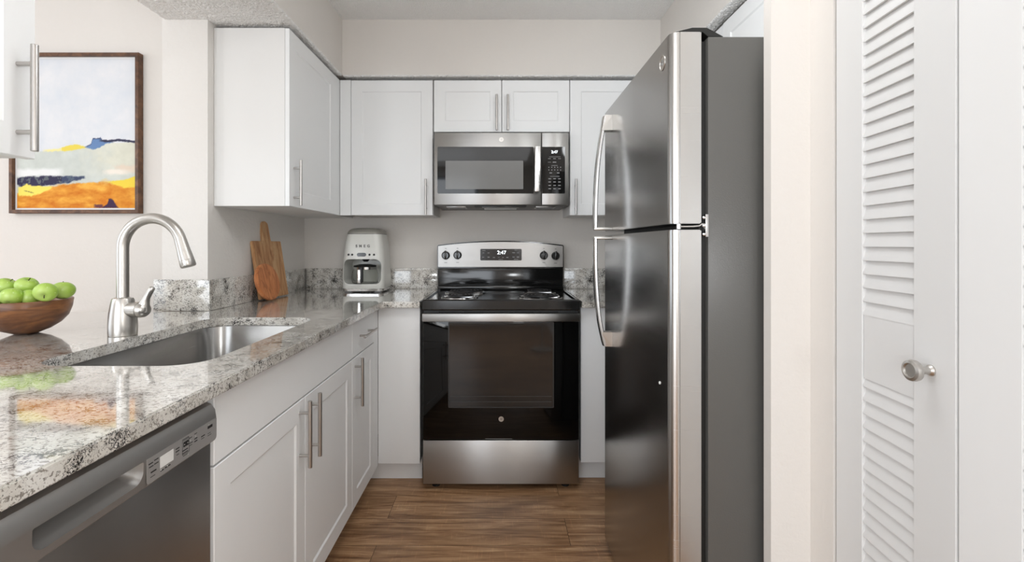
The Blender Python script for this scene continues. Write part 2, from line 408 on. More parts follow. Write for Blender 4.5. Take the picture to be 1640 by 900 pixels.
# bifold closet door (two hinged louvred panels)
bif = thing('bifold_door', (.719, 1.02, 0), 'white louvred bifold closet door with round metal knob', 'door')
def louvre_panel(p0, p1, z0=.012, z1=2.035, st=.0837, th=.028):
    """p0 far end, p1 near end in plan; front faces -X"""
    p0 = Vector((p0[0], p0[1], 0)); p1 = Vector((p1[0], p1[1], 0)); L_ = (p1-p0).length; t = (p1-p0).normalized()
    nrm = Vector((t.y, -t.x, 0));
    if nrm.x > 0: nrm = -nrm
    def q(a, d, z): v = p0+t*a+nrm*d; return (v.x, v.y, z)
    def bx(a0, a1, d0, d1, zz0, zz1, bev=.0015):
        bm = loft([[q(a0, d0, zz0), q(a1, d0, zz0), q(a1, d1, zz0), q(a0, d1, zz0)], [q(a0, d0, zz1), q(a1, d0, zz1), q(a1, d1, zz1), q(a0, d1, zz1)]])
        bmesh.ops.bevel(bm, geom=list(bm.edges), offset=bev, segments=2, affect='EDGES'); return bm
    pan = obj('door_panel', bx(0, st, -th, 0, z0, z1), M['trim'], bif)
    obj('door_stile', bx(L_-st, L_, -th, 0, z0, z1), M['trim'], pan)
    for nm, a, b in (('bottom_rail', z0, .16), ('middle_rail', .928, 1.054), ('top_rail', 1.93, z1)):
        obj(nm, bx(st, L_-st, -th, -.002 if nm != 'x' else 0, a, b), M['trim'], pan)
    pitch = .0267
    for (a, b) in ((.165, .926), (1.0525, 1.93)):
        bm = bmesh.new(); z = a
        while z < b-.01:
            # slat: front edge low, back edge high
            rr = [(-.0015, z), (-.0015, z+.003), (-.0092, z+.0325), (-.0142, z+.0325), (-.0070, z)]
            merge(bm, loft([[q(st-.003, d, zz) for d, zz in rr], [q(L_-st+.003, d, zz) for d, zz in rr]]))
            z += pitch
        obj('louvre_slats', bm, M['trim'], pan)
        # slat-end notches
    return q, pan
q1, pan1 = louvre_panel((.719, 1.0205), (.6939, .726))
q2, pan2 = louvre_panel((.6939, .723), (.719, .4275))
kp = q1(.2954-.0455, 0, .987)
bm = lathe([(0, 0), (.009, 0), (.009, .003), (.006, .006), (.0055, .018), (.010, .022), (.0165, .026), (.0175, .031), (.0165, .035), (.012, .0365), (.0105, .0355), (.0105, .0345), (0, .0345)], kp[0], kp[1], kp[2], 32, None, '-X')
obj('door_knob', bm, M['nickel'], pan1)

# ================================================================== CABINETS
def upper(name, label, x0, x1, y0, y1, z0, z1, group='wall cabinets'):
    return thing(name, ((x0+x1)/2, (y0+y1)/2, z0), label, 'cabinet', group)
ZU0, ZU1 = 1.357, 2.122
YU = 2.700                                             # face plane of the back wall cabinets
# left of range (back wall)
t = upper('wall_cabinet', 'white single-door wall cabinet above the coffee maker, left of the microwave', -.91, -.375, YU, YW, ZU0, ZU1)
obj('cabinet_box', box(-.842, -.376, YU+.021, YW-.001, ZU0+.002, ZU1), M['carcass'], t)
d = obj('cabinet_door', shaker(-.839, -.3785, ZU0, ZU1-.002, '-Y', YU), M['white'], t)
bar_handle(d, '-Y', YU, -.413, ZU0+.102)
obj('filler_strip', box(-.903, -.842, YU+.004, YU+.020, ZU0, ZU1), M['white'], t)
# over microwave
t = upper('wall_cabinet', 'short white two-door wall cabinet directly above the microwave', -.372, .396, YU, YW, 1.828, ZU1)
obj('cabinet_box', box(-.371, .396, YU+.021, YW-.001, 1.830, ZU1), M['carcass'], t)
d = obj('cabinet_door', shaker(-.3705, .0105, 1.828, ZU1-.002, '-Y', YU), M['white'], t); bar_handle(d, '-Y', YU, -.016, 1.828+.103)
d = obj('cabinet_door', shaker(.0145, .3945, 1.828, ZU1-.002, '-Y', YU), M['white'], t); bar_handle(d, '-Y', YU, .047, 1.828+.103)
# right of microwave
t = upper('wall_cabinet', 'white single-door wall cabinet between microwave and refrigerator', .40, .94, YU, YW, ZU0, ZU1)
obj('cabinet_box', box(.398, .935, YU+.021, YW-.001, ZU0+.002, ZU1), M['carcass'], t)
d = obj('cabinet_door', shaker(.3985, .855, ZU0, ZU1-.002, '-Y', YU), M['white'], t); bar_handle(d, '-Y', YU, .428, ZU0+.102)
obj('filler_strip', box(.858, .938, YU+.004, YU+.020, ZU0, ZU1), M['white'], t)
# left wall cabinet
t = upper('wall_cabinet', 'white wall cabinet on the left wall with its plain side panel facing out', XL, -.903, 2.053, YU, ZU0, ZU1)
obj('cabinet_box', box(XL+.001, -.9235, 2.053, YW-.001, ZU0, ZU1), M['carcass'], t)
d = obj('cabinet_door', shaker(2.053, 2.625, ZU0, ZU1-.002, '+X', -.903, .07), M['white'], t)
bar_handle(d, '+X', -.903, 2.095, ZU0+.105)
obj('filler_strip', box(-.9225, -.905, 2.628, 2.7035, ZU0, ZU1), M['white'], t)
# near left hanging cabinet
t = upper('wall_cabinet', 'white hanging cabinet nearest the camera in the top left corner', XL, -.903, .32, .93, ZU0, ZU1)
obj('cabinet_box', box(XL, -.9235, .322, .928, ZU0+.001, ZS+.004), M['carcass'], t)
d = obj('cabinet_door', shaker(.627, .930, ZU0-.001, ZU1-.002, '+X', -.903, .06), M['white'], t); bar_handle(d, '+X', -.903, .895, ZU0+.108)
d = obj('cabinet_door', shaker(.322, .623, ZU0-.001, ZU1-.002, '+X', -.903, .06), M['white'], t); bar_handle(d, '+X', -.903, .355, ZU0+.108)
# above the refrigerator
t = upper('wall_cabinet', 'white two-door cabinet above the refrigerator', .94, XR, 1.16, 2.01, 1.80, ZU1)
obj('cabinet_box', box(.961, XR-.001, 1.157, 2.01, 1.80, ZU1), M['carcass'], t)
d = obj('cabinet_door', shaker(1.585, 2.008, 1.80, ZU1-.002, '-X', .94), M['white'], t); bar_handle(d, '-X', .94, 1.622, 1.96, True, .17)
d = obj('cabinet_door', shaker(1.158, 1.581, 1.80, ZU1-.002, '-X', .94), M['white'], t); bar_handle(d, '-X', .94, 1.545, 1.96, True, .17)
t = upper('wall_cabinet', 'narrow strip of white wall cabinet seen above the far end of the refrigerator', .94, XR, 2.013, 2.70, ZU0, ZU1)
obj('cabinet_box', box(.961, XR-.001, 2.013, YU+.30, ZU0+.002, ZU1), M['carcass'], t)
obj('cabinet_door', slab(2.014, 2.68, ZU0, ZU1-.002, '-X', .943), M['white'], t)

# base cabinets (left run, faces +X at XF)
XF = -.600; ZB0, ZB1 = .10, .876; ZD = .7235
t = thing('base_cabinet', (-.9, 1.475, 0), 'white two-door base cabinet under the sink with false drawer front', 'cabinet', 'base cabinets')
bm = box(-1.215, XF-.021, 1.003, 1.945, ZB0, .64); box(XF-.06, XF-.021, 1.003, 1.945, .64, .883, 0, bm); obj('cabinet_box', bm, M['carcass'], t)
obj('false_drawer_front', slab(1.004, 1.944, ZD+.0025, ZB1, '+X', XF), M['white'], t)
for a, b, hu in ((1.004, 1.473, 1.432), (1.477, 1.944, 1.511)):
    d = obj('cabinet_door', shaker(a, b, ZB0, ZD-.0025, '+X', XF), M['white'], t); bar_handle(d, '+X', XF, hu, .6215)
obj('toe_kick', box(-.69, -.675, 1.003, 1.945, .001, ZB0), M['white'], t)
t = thing('base_cabinet', (-.9, 2.12, 0), 'narrow white base cabinet with one drawer and one door in the left corner', 'cabinet', 'base cabinets')
obj('cabinet_box', box(-1.215, XF-.021, 1.948, 2.36, ZB0, .883), M['carcass'], t)
d = obj('drawer', slab(1.947, 2.285, ZD+.0025, ZB1, '+X', XF), M['white'], t); bar_handle(d, '+X', XF, 2.116, .800, False)
d = obj('cabinet_door', shaker(1.947, 2.285, ZB0, ZD-.0025, '+X', XF), M['white'], t); bar_handle(d, '+X', XF, 1.980, .6215)
obj('filler_strip', box(XF-.018, XF-.001, 2.288, 2.360, ZB0, .883), M['white'], t)
obj('toe_kick', box(-.69, -.675, 1.948, 2.44, .001, ZB0), M['white'], t)
YB = 2.361
t = thing('base_cabinet', (-.5, 2.65, 0), 'plain white base cabinet panel between the corner and the left of the range', 'cabinet', 'base cabinets')
obj('front_panel', box(-.600, -.3935, YB, YB+.019, .108, .883, .001), M['white'], t)
obj('cabinet_box', box(-.598, -.395, YB+.021, 2.985, .108, .883), M['carcass'], t)
obj('toe_kick', box(-.674, -.3935, 2.432, 2.447, .001, .108), M['white'], t)
t = thing('base_cabinet', (.8, 2.65, 0), 'plain white base cabinet panel between range and refrigerator', 'cabinet', 'base cabinets')
obj('front_panel', box(.402, XR-.005, YB, YB+.019, .115, .883, .001), M['white'], t)
obj('cabinet_box', box(.402, XR-.005, YB+.021, 2.985, .115, .883), M['carcass'], t)
obj('toe_kick', box(.402, XR-.005, 2.44, 2.455, .001, .115), M['white'], t)
# cabinet beyond the dishwasher towards the camera
t = thing('base_cabinet', (-.9, .15, 0), 'white base cabinet at the near end of the peninsula', 'cabinet', 'base cabinets')
obj('cabinet_box', box(-1.215, XF-.021, -.08, .385, ZB0, .883), M['carcass'], t)
obj('cabinet_door', shaker(-.08, .385, ZB0, ZB1, '+X', XF), M['white'], t)
obj('toe_kick', box(-.69, -.675, -.08, .385, .001, ZB0), M['white'], t)

# ================================================================== COUNTERTOPS
ZT, ZTB = .914, .884; XE = -.568; YE = 2.311
outline = [(XE, -.1), (XE, YE), (-.3865, YE), (-.3865, YW-.001), (XL+.001, YW-.001), (XL+.001, 1.975), (-1.90, 1.975), (-1.90, -.1)]
bm = prism(outline, ZTB, ZT, 'Z')
es = [e for e in bm.edges if abs(e.verts[0].co.z-e.verts[1].co.z) < 1e-5]
bmesh.ops.bevel(bm, geom=es, offset=.003, segments=2, affect='EDGES')
hole = rrect(-1.092, -.690, 1.088, 1.815, .085, 10)
bm = boolean(bm, [prism(hole, ZTB-.05, ZT+.05, 'Z')])
ct = obj('countertop', bm, M['granite'], origin=(-1.2, 1.2, ZTB))
tag(ct, 'grey speckled granite L-shaped countertop around the sink and left corner', 'countertop', 'granite countertops')
bm = prism([(.3985, YE), (XR-.002, YE), (XR-.002, YW-.001), (.3985, YW-.001)], ZTB, ZT, 'Z')
bmesh.ops.bevel(bm, geom=[e for e in bm.edges if abs(e.verts[0].co.z-e.verts[1].co.z) < 1e-5], offset=.003, segments=2, affect='EDGES')
tag(obj('countertop', bm, M['granite'], origin=(.8, 2.6, ZTB)), 'short piece of granite countertop between range and refrigerator', 'countertop', 'granite countertops')
ZK = 1.043
tag(obj('backsplash', box(-1.206, -.3865, YW-.021, YW-.001, ZT+.0005, ZK, .0015), M['granite'], origin=(-.8, YW-.01, ZT)), 'granite backsplash strip on the back wall behind the coffee maker', 'backsplash', 'granite backsplashes')
tag(obj('backsplash', box(.3985, XR-.002, YW-.021, YW-.001, ZT+.0005, ZK, .0015), M['granite'], origin=(.8, YW-.01, ZT)), 'granite backsplash strip right of the range', 'backsplash', 'granite backsplashes')
tag(obj('backsplash', box(XL+.001, XL+.021, 2.0085, YW-.0215, ZT+.0005, ZK, .0015), M['granite'], origin=(XL, 2.5, ZT)), 'granite backsplash strip along the left wall behind the cutting boards', 'backsplash', 'granite backsplashes')
tag(obj('backsplash', box(-1.441, XL+.021, 1.988, 2.008, ZT+.0005, ZK+.002, .0015), M['granite'], origin=(-1.33, 2.0, ZT)), 'short light granite backsplash wrapping the wall end behind the faucet', 'backsplash', 'granite backsplashes')
struct('wall_counter_support', box(-1.90, -1.42, 2.012, 2.03, .0, .883), M['wall'])

# ================================================================== SINK + FAUCET
t = thing('sink', (-.89, 1.45, .70), 'stainless steel undermount sink set in the granite counter', 'sink')
rings = []
def srect(i, z, r): return [(x, y, z) for x, y in rrect(-1.098+i, -.684-i, 1.082+i, 1.821-i, r, 10)]
rings = [srect(-.02, ZTB-.001, .09), srect(0, ZTB-.001, .088), srect(.002, ZTB-.006, .086), srect(.008, .74, .08), srect(.016, .715, .07), srect(.04, .697, .05), srect(.10, .693, .02)]
bm = loft(rings[::-1], False); bm.faces.new([bm.verts[i] for i in range(0)]) if False else None
bm.verts.ensure_lookup_table(); bm.faces.new([bm.verts[i] for i in range(len(rings[0]))])
bmesh.ops.recalc_face_normals(bm, faces=bm.faces)
obj('basin', bm, M['sink'], t, 50, recalc=False)
obj('drain', lathe([(0, .003), (.025, .002), (.04, .003), (.045, .0015), (.046, 0)], -.89, 1.5, .694, 32), M['chrome'], t)

fx, fy = -1.149, 1.457
t = thing('faucet', (fx, fy, ZT), 'brushed nickel gooseneck kitchen faucet behind the sink', 'faucet')
obj('faucet_body', lathe([(0, 0), (.0365, 0), (.0372, .004), (.0375, .03), (.0355, .065), (.0315, .092), (.0285, .108), (.0265, .113), (.0165, .116), (0, .116)], fx, fy, ZT+.0005, 48), M['nickel'], t, 50)
pts = [(fx, fy, ZT+.112+.155*i/6) for i in range(7)]
R = .0895; zc = pts[-1][2]
for i in range(1, 29):
    a = math.radians(180-166*i/28); pts.append((fx+R+R*math.cos(a), fy, zc+R*math.sin(a)))
obj('gooseneck', tube(pts, .0162, 24), M['nickel'], t, 50)
e = Vector(pts[-1]); dirv = (Vector(pts[-1])-Vector(pts[-2])).normalized()
hp = [e-dirv*.002, e+dirv*.004, e+dirv*.030, e+dirv*.062, e+dirv*.0625, e+dirv*.064, e+dirv*.0645, e+dirv*.080, e+dirv*.083]
obj('spray_head', tube(hp, [.0166, .0168, .0182, .0208, .0200, .0200, .0210, .0215, .0195], 28), M['nickel'], t, 50)
# side valve and lever
vz = ZT+.083; vd = Vector((1, -.12, 0)).normalized()
b0 = Vector((fx, fy, vz-.004))
bm = tube([b0+vd*.02, b0+vd*.058, b0+vd*.0585, b0+vd*.0605, b0+vd*.061, b0+vd*.072, b0+vd*.080, b0+vd*.083], [.0225, .0238, .0225, .0225, .0240, .0225, .017, .008], 28)
obj('valve', bm, M['nickel'], t, 50)
l0 = b0+vd*.069
bm = tube([l0+Vector((0, 0, -.005)), l0+Vector((.003, 0, .018)), l0+Vector((.010, 0, .036)), l0+Vector((.021, 0, .056)), l0+Vector((.027, 0, .066)), l0+Vector((.029, 0, .069))], [.019, .0145, .0095, .0088, .0085, .0045], 20, None, True, .85)
obj('lever', bm, M['nickel'], t, 60)

# ================================================================== DISHWASHER
t = thing('dishwasher', (-.9, .70, 0), 'stainless steel dishwasher under the near counter', 'dishwasher')
obj('tub_case', box(-1.18, -.625, .392, .996, .10, .87), M['blackmatte'], t)
obj('door_panel', box(-.625, -.600, .394, .994, .115, .781, .004), M['steel_dw'], t)
obj('toe_kick', box(-.66, -.65, .394, .994, .002, .11), M['blackmatte'], t)
prof = [(-.625, .783), (-.594, .783), (-.591, .786), (-.5895, .832), (-.592, .848), (-.600, .859), (-.610, .863), (-.625, .863)]
bm = bmesh.new()
bm = loft([[(x, .394, z) for x, z in prof], [(x, .994, z) for x, z in prof]])
pk = []
cut = prism(rrect(.603, .792, .797, .831, [.003, .003, .018, .018], 8), -.70, -.55, 'X')
# scooped pocket: narrower at depth
ctr = loft([[(-.585, a, b) for a, b in rrect(.602, .793, .795, .8305, [.003, .003, .018, .018], 8)],
            [(-.596, a, b) for a, b in rrect(.604, .790, .798, .8305, [.003, .003, .018, .018], 8)],
            [(-.620, a, b) for a, b in rrect(.612, .780, .812, .8300, [.003, .003, .010, .010], 8)]])
cut.free()
bm = boolean(bm, [ctr])
obj('control_fascia', bm, M['fascia'], t, 30)
inl = obj('control_panel', prism(rrect(.797, .9935, .788, .831, [.002, .002, .006, .006], 5), -.5893, -.5885, 'X'), M['panel_dw'], t)
obj('display', box(-.5888, -.5881, .828, .862, .802, .822), M['dot'], inl)
rnd = random.Random(3)
bm = bmesh.new()
for (y0, z0, w_, h_) in ((.801, .820, .010, .0018), (.814, .8215, .010, .0016), (.802, .8145, .010, .0016), (.814, .815, .010, .0016), (.806, .804, .013, .0024), (.805, .797, .011, .001),
        (.829, .796, .008, .002), (.840, .7965, .014, .002), (.868, .817, .010, .0018), (.868, .812, .010, .0018), (.870, .806, .007, .001), (.886, .8265, .019, .0012),
        (.887, .8055, .015, .0018), (.887, .801, .015, .0014), (.905, .822, .009, .0012), (.905, .812, .011, .0014), (.905, .808, .009, .001), (.921, .824, .008, .0012), (.921, .814, .009, .002), (.921, .809, .009, .002),
        (.942, .810, .012, .0018), (.942, .806, .010, .001), (.888, .796, .014, .001), (.963, .818, .016, .0055), (.963, .808, .010, .001), (.963, .804, .012, .001)):
    box(-.5886, -.5882, y0, y0+w_, z0, z0+h_, 0, bm)
box(-.5886, -.5881, .889, .904, .8125, .822, 0, bm)
for a, b, c, d in ((.886, .906, .8245, .8252), (.886, .906, .799, .7997), (.886, .8867, .799, .8252), (.9053, .906, .799, .8252)): box(-.5886, -.5882, a, b, c, d, 0, bm)
obj('panel_lettering', bm, M['markdark'], inl)
for y0, z0 in ((.830, .7985), (.846, .7985), (.892, .817), (.901, .817), (.909, .8175), (.925, .8195), (.967, .8255), (.902, .795)): obj('indicator_light', lathe([(0, .0008), (.0010, .0008), (.0010, 0)], -.5886, y0, z0, 10, None, 'X'), M['dot'], inl)

# ================================================================== RANGE
rx = .006; hw = .379
t = thing('range', (rx, 2.6, 0), 'stainless and black electric coil range with oven', 'stove')
obj('oven_body', box(rx-hw, rx+hw, 2.345, 2.955, .035, .872, .002), M['blackmatte'], t)
for x in (-.32, .32):
    for y in (2.37, 2.9): obj('leveling_leg', lathe([(0, 0), (.02, 0), (.02, .008), (.012, .012), (.012, .036), (0, .036)], rx+x, y, .0005, 16), M['blackmatte'], t)
# cooktop: raised lip with sunken deck
o_ = [(rx-hw, 2.308), (rx+hw, 2.308), (rx+hw, 2.93), (rx-hw, 2.93)]
def rr(i, z): return [(rx-hw+i, 2.306+i, z), (rx+hw-i, 2.306+i, z), (rx+hw-i, 2.925-i*.3, z), (rx-hw+i, 2.925-i*.3, z)]
bm = loft([rr(.004, .873), rr(0, .878), rr(0, .919), rr(.005, .9255), rr(.014, .9255), rr(.022, .918), rr(.03, .918)])
obj('cooktop', bm, M['blackgloss'], t)
def burner(x, y, R_):
    pan = obj('drip_pan', lathe([(R_+.018, .0), (R_+.016, .005), (R_+.008, .006), (R_+.004, .001), (R_*.5, .0012), (.0, .0015)], x, y, .9185, 48), M['chrome'], t, 60)
    pts = []; turns = 4 if R_ > .09 else 3.3; n = int(turns*36)
    for i in range(n+1):
        a = 2*PI*turns*i/n; r = .018+(R_-.022)*i/n; pts.append((x+r*math.cos(a+.6), y+r*math.sin(a+.6), .9315))
    pts.append((pts[-1][0]+.0, pts[-1][1]+.012, .929)); 
    c = tube(pts, .0042, 8, None, True, .8)
    obj('burner_coil', c, M['coil'], pan, 80)
    bm = bmesh.new()
    for k in range(3):
        a = k*2*PI/3+PI/2; box(0, R_, -.0012, .0012, .921, .9275, 0, b2 := bmesh.new()); b2.transform(Matrix.Translation((x, y, 0)) @ Matrix.Rotation(a, 4, 'Z')); merge(bm, b2)
    lathe([(0, .0135), (.010, .0135), (.012, .012), (.012, .0095)], x, y, .92, 24, bm)
    obj('coil_support', bm, M['chrome'], pan)
burner(-.193, 2.70, .098); burner(-.205, 2.46, .078); burner(.222, 2.70, .078); burner(.208, 2.455, .098)
# vent strip below the cooktop
bm = boolean(box(rx-hw+.004, rx+hw-.004, 2.322, 2.344, .855, .873), [box(rx-.30+k*.12, rx-.30+k*.12+.10, 2.30, 2.335, .860, .866) for k in range(5)])
obj('vent_strip', bm, M['blackmatte'], t)
# oven door
od = obj('oven_door', box(rx-.377, rx+.379, 2.311, 2.343, .247, .852, .003), M['glass'], t)
wo = prism(rrect(rx-.254, rx+.257, .4015, .817, .006), 2.3095, 2.3108, 'Y'); wi = prism(rrect(rx-.249, rx+.252, .4065, .812, .004), 2.30, 2.32, 'Y')
obj('window_border', boolean(wo, [wi]), matl('window_border_print', (.035, .035, .035, 1), .25), od)
obj('oven_window', prism(rrect(rx-.2485, rx+.2515, .407, .8115, .004), 2.3102, 2.3108, 'Y'), M['window_glass'], od)
for z_ in (.430, .456): obj('oven_rack', box(rx-.243, rx+.246, 2.3096, 2.3103, z_, z_+.0018), M['rackline'], od)
bm = box(rx-.376, rx+.378, 2.279, 2.291, .8225, .861, .003)
for x in (-.36, .345): box(rx+x, rx+x+.02, 2.290, 2.3125, .828, .852, .002, bm)
obj('door_handle', bm, M['steel'], od)
def badge(x, y, z, r, face, parent, m1, m2):
    bm = bmesh.new(); ax = {'-Y': '-Y', '-X': '-X'}[face]
    lathe([(0, .0006), (r*.86, .0006), (r*.88, .0016), (r, .0016), (r, 0)], x, y, z, 32, bm, ax)
    b = obj('logo_badge', bm, m1, parent)
    d = (0, -.0009, 0) if face == '-Y' else (-.0009, 0, 0)
    text('logo_monogram', 'GE', r*1.0, (x+d[0], y+d[1], z), face, m2, b, .0003, .8, .85)
    return b
badge(rx+.002, 2.311, .347, .0125, '-Y', od, M['nickel'], M['markdark'])
obj('door_scratch_plate', box(rx-.075, rx+.055, 2.3102, 2.3108, .2505, .2525), M['mark'], od)
dr = obj('storage_drawer', box(rx-.3765, rx+.3785, 2.311, 2.343, .031, .2435, .004), M['steel'], t)
# backguard
def arch(w_, zb, ze, zm, n=24, r=.006):
    pts = [(rx-w_, zb), (rx+w_, zb)]
    for i in range(n+1):
        u = 1-2*i/n; pts.append((rx+w_*u, ze+(zm-ze)*(1-u*u)))
    return pts
bm = prism(arch(.381, 1.048, 1.188, 1.214), 2.877, 2.945, 'Y')
bmesh.ops.bevel(bm, geom=[e for e in bm.edges if e.calc_face_angle(0) > .5], offset=.004, segments=3, affect='EDGES')
bg = obj('backguard', bm, M['blackgloss'], t)
cp = obj('control_panel', prism(arch(.3755, 1.057, 1.182, 1.2065), 2.8745, 2.878, 'Y'), M['steel'], bg)
obj('backguard_riser', box(rx-.379, rx+.379, 2.895, 2.95, .918, 1.050, .003), M['blackgloss'], bg)
obj('riser_ledge', box(rx-.379, rx+.379, 2.872, 2.897, .918, .943, .006), M['blackgloss'], bg)
Yc = 2.8745
for px, py in ((713.9, 409), (732.8, 408.6), (871, 409), (889.8, 409.8)):
    x, z = P(px, py, Yc)
    k = obj('control_knob', lathe([(0, .022), (.018, .022), (.0205, .019), (.024, .004), (.0255, 0)], x, Yc-.0002, z, 28, None, '-Y'), M['blackgloss'], bg)
    obj('knob_grip', box(x-.005, x+.005, Yc-.031, Yc-.019, z-.023, z+.029, .003), M['blackgloss'], k)
    obj('knob_marking', box(x-.005, x+.005, Yc-.0006, Yc, z+.040, z+.0425), M['markdark'], cp); obj('knob_marking', box(x-.009, x+.009, Yc-.0006, Yc, z-.045, z-.043), M['markdark'], cp)
dp = obj('clock_display', prism([(a, b) for a, b in rrect(P(769.2, 0, Yc)[0], P(835.5, 0, Yc)[0], P(0, 417.0, Yc)[1], P(0, 398.6, Yc)[1], .006)], Yc-.0018, Yc, 'Y'), M['blackgloss'], cp)
x, z = P(803.4, 404.6, Yc); text('clock_digits', '2:47', .030, (x, Yc-.0021, z), '-Y', M['led'], dp, .0003, 1.0, 1.05, .0002)
bm = bmesh.new()
for px, py, wpx, hp in ((775, 401.3, 5, .8), (774, 405, 3, .9), (782.5, 405, 3.5, .9), (774, 411.8, 3, 1.1), (782.5, 411.8, 3.5, 1.1), (791, 412.4, 3.5, 1.3), (798.8, 412.2, 3, .6), (805.5, 412.2, 3, .6), (812.5, 412.4, 3.5, 1.3), (802, 415.4, 7, .6), (822.5, 404.8, 4.5, 1.2), (829.5, 404.8, 3, 1.4), (822.5, 411.6, 3.5, 1.4), (829.5, 411.6, 4, 1.8), (826, 400.6, 4, .6), (826.5, 415.3, 7, .7)):
    x, z = P(px, py, Yc); s = Yc/F/2; box(x-wpx*s, x+wpx*s, Yc-.0024, Yc-.0017, z-hp*s, z+hp*s, 0, bm)
obj('button_lettering', bm, M['mark'], dp)
x, z = P(803.5, 397.2, Yc); text('model_lettering', '- - - -', .011, (x, Yc-.0006, z), '-Y', M['dot'], cp, .0003)

# ================================================================== MICROWAVE
Ym = 2.638
t = thing('microwave', (.01, 2.8, 1.405), 'stainless over-the-range microwave above the stove', 'microwave')
x0, x1 = P(695.2, 0, Ym)[0], P(910.8, 0, Ym)[0]; zb, zt = P(0, 328, Ym)[1], P(0, 212.3, Ym)[1]
obj('microwave_case', box(x0+.004, x1-.004, Ym+.03, YW-.002, zb-.004, zt+.004, .002), M['case'], t)
xs = P(867.3, 0, Ym)[0]
md = obj('microwave_door', box(x0, xs-.0012, Ym, Ym+.028, zb, zt, .004), M['steel'], t)
mp_ = obj('control_column', box(xs+.0012, x1, Ym, Ym+.028, zb, zt, .004), M['steel'], t)
wx0, wx1 = P(700.5, 0, Ym)[0], P(854.5, 0, Ym)[0]; wz0, wz1 = P(0, 310, Ym)[1], P(0, 235.2, Ym)[1]
g = obj('door_glass', prism(rrect(wx0, wx1, wz0, wz1, .006), Ym-.0015, Ym, 'Y'), M['glass'], md)
obj('viewing_window', prism(rrect(P(713.5, 0, Ym)[0], P(838, 0, Ym)[0], P(0, 303, Ym)[1], P(0, 257.5, Ym)[1], .004), Ym-.0022, Ym-.0014, 'Y'), M['mwglass'], g)
bm = box(P(855.6, 0, Ym)[0], P(865.2, 0, Ym)[0], Ym-.034, Ym-.022, P(0, 308, Ym)[1], P(0, 235, Ym)[1], .004)
for zz in (wz0+.012, wz1-.027): box(P(857, 0, Ym)[0], P(864, 0, Ym)[0], Ym-.024, Ym+.001, zz, zz+.015, .002, bm)
obj('door_handle', bm, M['steel_edge'], md)
x, z = P(803, 223.5, Ym); badge(x, Ym, z, .0125, '-Y', md, M['nickel'], M['mark'])
cg = obj('keypad_glass', prism(rrect(P(868.2, 0, Ym)[0], P(904.8, 0, Ym)[0], wz0, wz1, [.006, .001, .001, .006]), Ym-.0015, Ym, 'Y'), M['glass'], mp_)
x, z = P(888, 243.6, Ym); text('clock_digits', '2:47', .021, (x, Ym-.0019, z), '-Y', M['led'], cg, .0003, 1.0, 1.0, .0002)
bm = bmesh.new()
def km(px, py, wpx, hpx):
    x, z = P(px, py, Ym); s = Ym/F/2; box(x-wpx*s, x+wpx*s, Ym-.0021, Ym-.0014, z-hpx*s, z+hpx*s, 0, bm)
km(888.5, 251.3, 18, .6); km(888, 265.2, 10, .6); km(888.5, 282.5, 15, .6)
for px in (880, 888, 896): km(px, 254.1, 4.5, .8)
km(880, 259.8, 5, .5); km(888, 259.8, 5.5, 1.4)
for py in (268, 272.3):
    for k in range(5): km(879+k*4.7, py, 1.2, 1.5)
km(882, 277, 4, 1.5); km(894, 277, 4, 1.5)
for py in (286.3, 291.5, 297, 302.3):
    for k in range(3): km(880.3+k*7.8, py, 4, 1.3)
obj('keypad_lettering', bm, M['mark'], cg)
def pu(px, py):                                 # a point on the flat underside
    zz = zb-.0045; Y = (H-zz)*F/(py-CY); return ((px-CX)*Y/F, Y)
for a, b in ((715, 746), (858, 890)):
    xa = (a-CX)*2.70/F; xb = (b-CX)*2.70/F
    bm = box(xa, xb, 2.695, 2.83, zb-.009, zb-.003, .001)
    fl = obj('vent_filter', bm, M['steel'], t)
    bm = bmesh.new()
    for k in range(9): box(xa+.008, xb-.008, 2.705+k*.013, 2.711+k*.013, zb-.0105, zb-.009, 0, bm)
    obj('filter_mesh', bm, M['mark'], fl)
obj('lamp_lens', box(-.10, .11, 2.68, 2.73, zb-.010, zb-.004, .001), M['blackgloss'], t)
obj('underside_grille', box(-.14, .15, 2.655, 2.80, zb-.007, zb-.003, .001), M['blackmatte'], t)
obj('grille_trim', box(-.09, .10, 2.81, 2.85, zb-.012, zb-.004, .001), M['dot'], t)

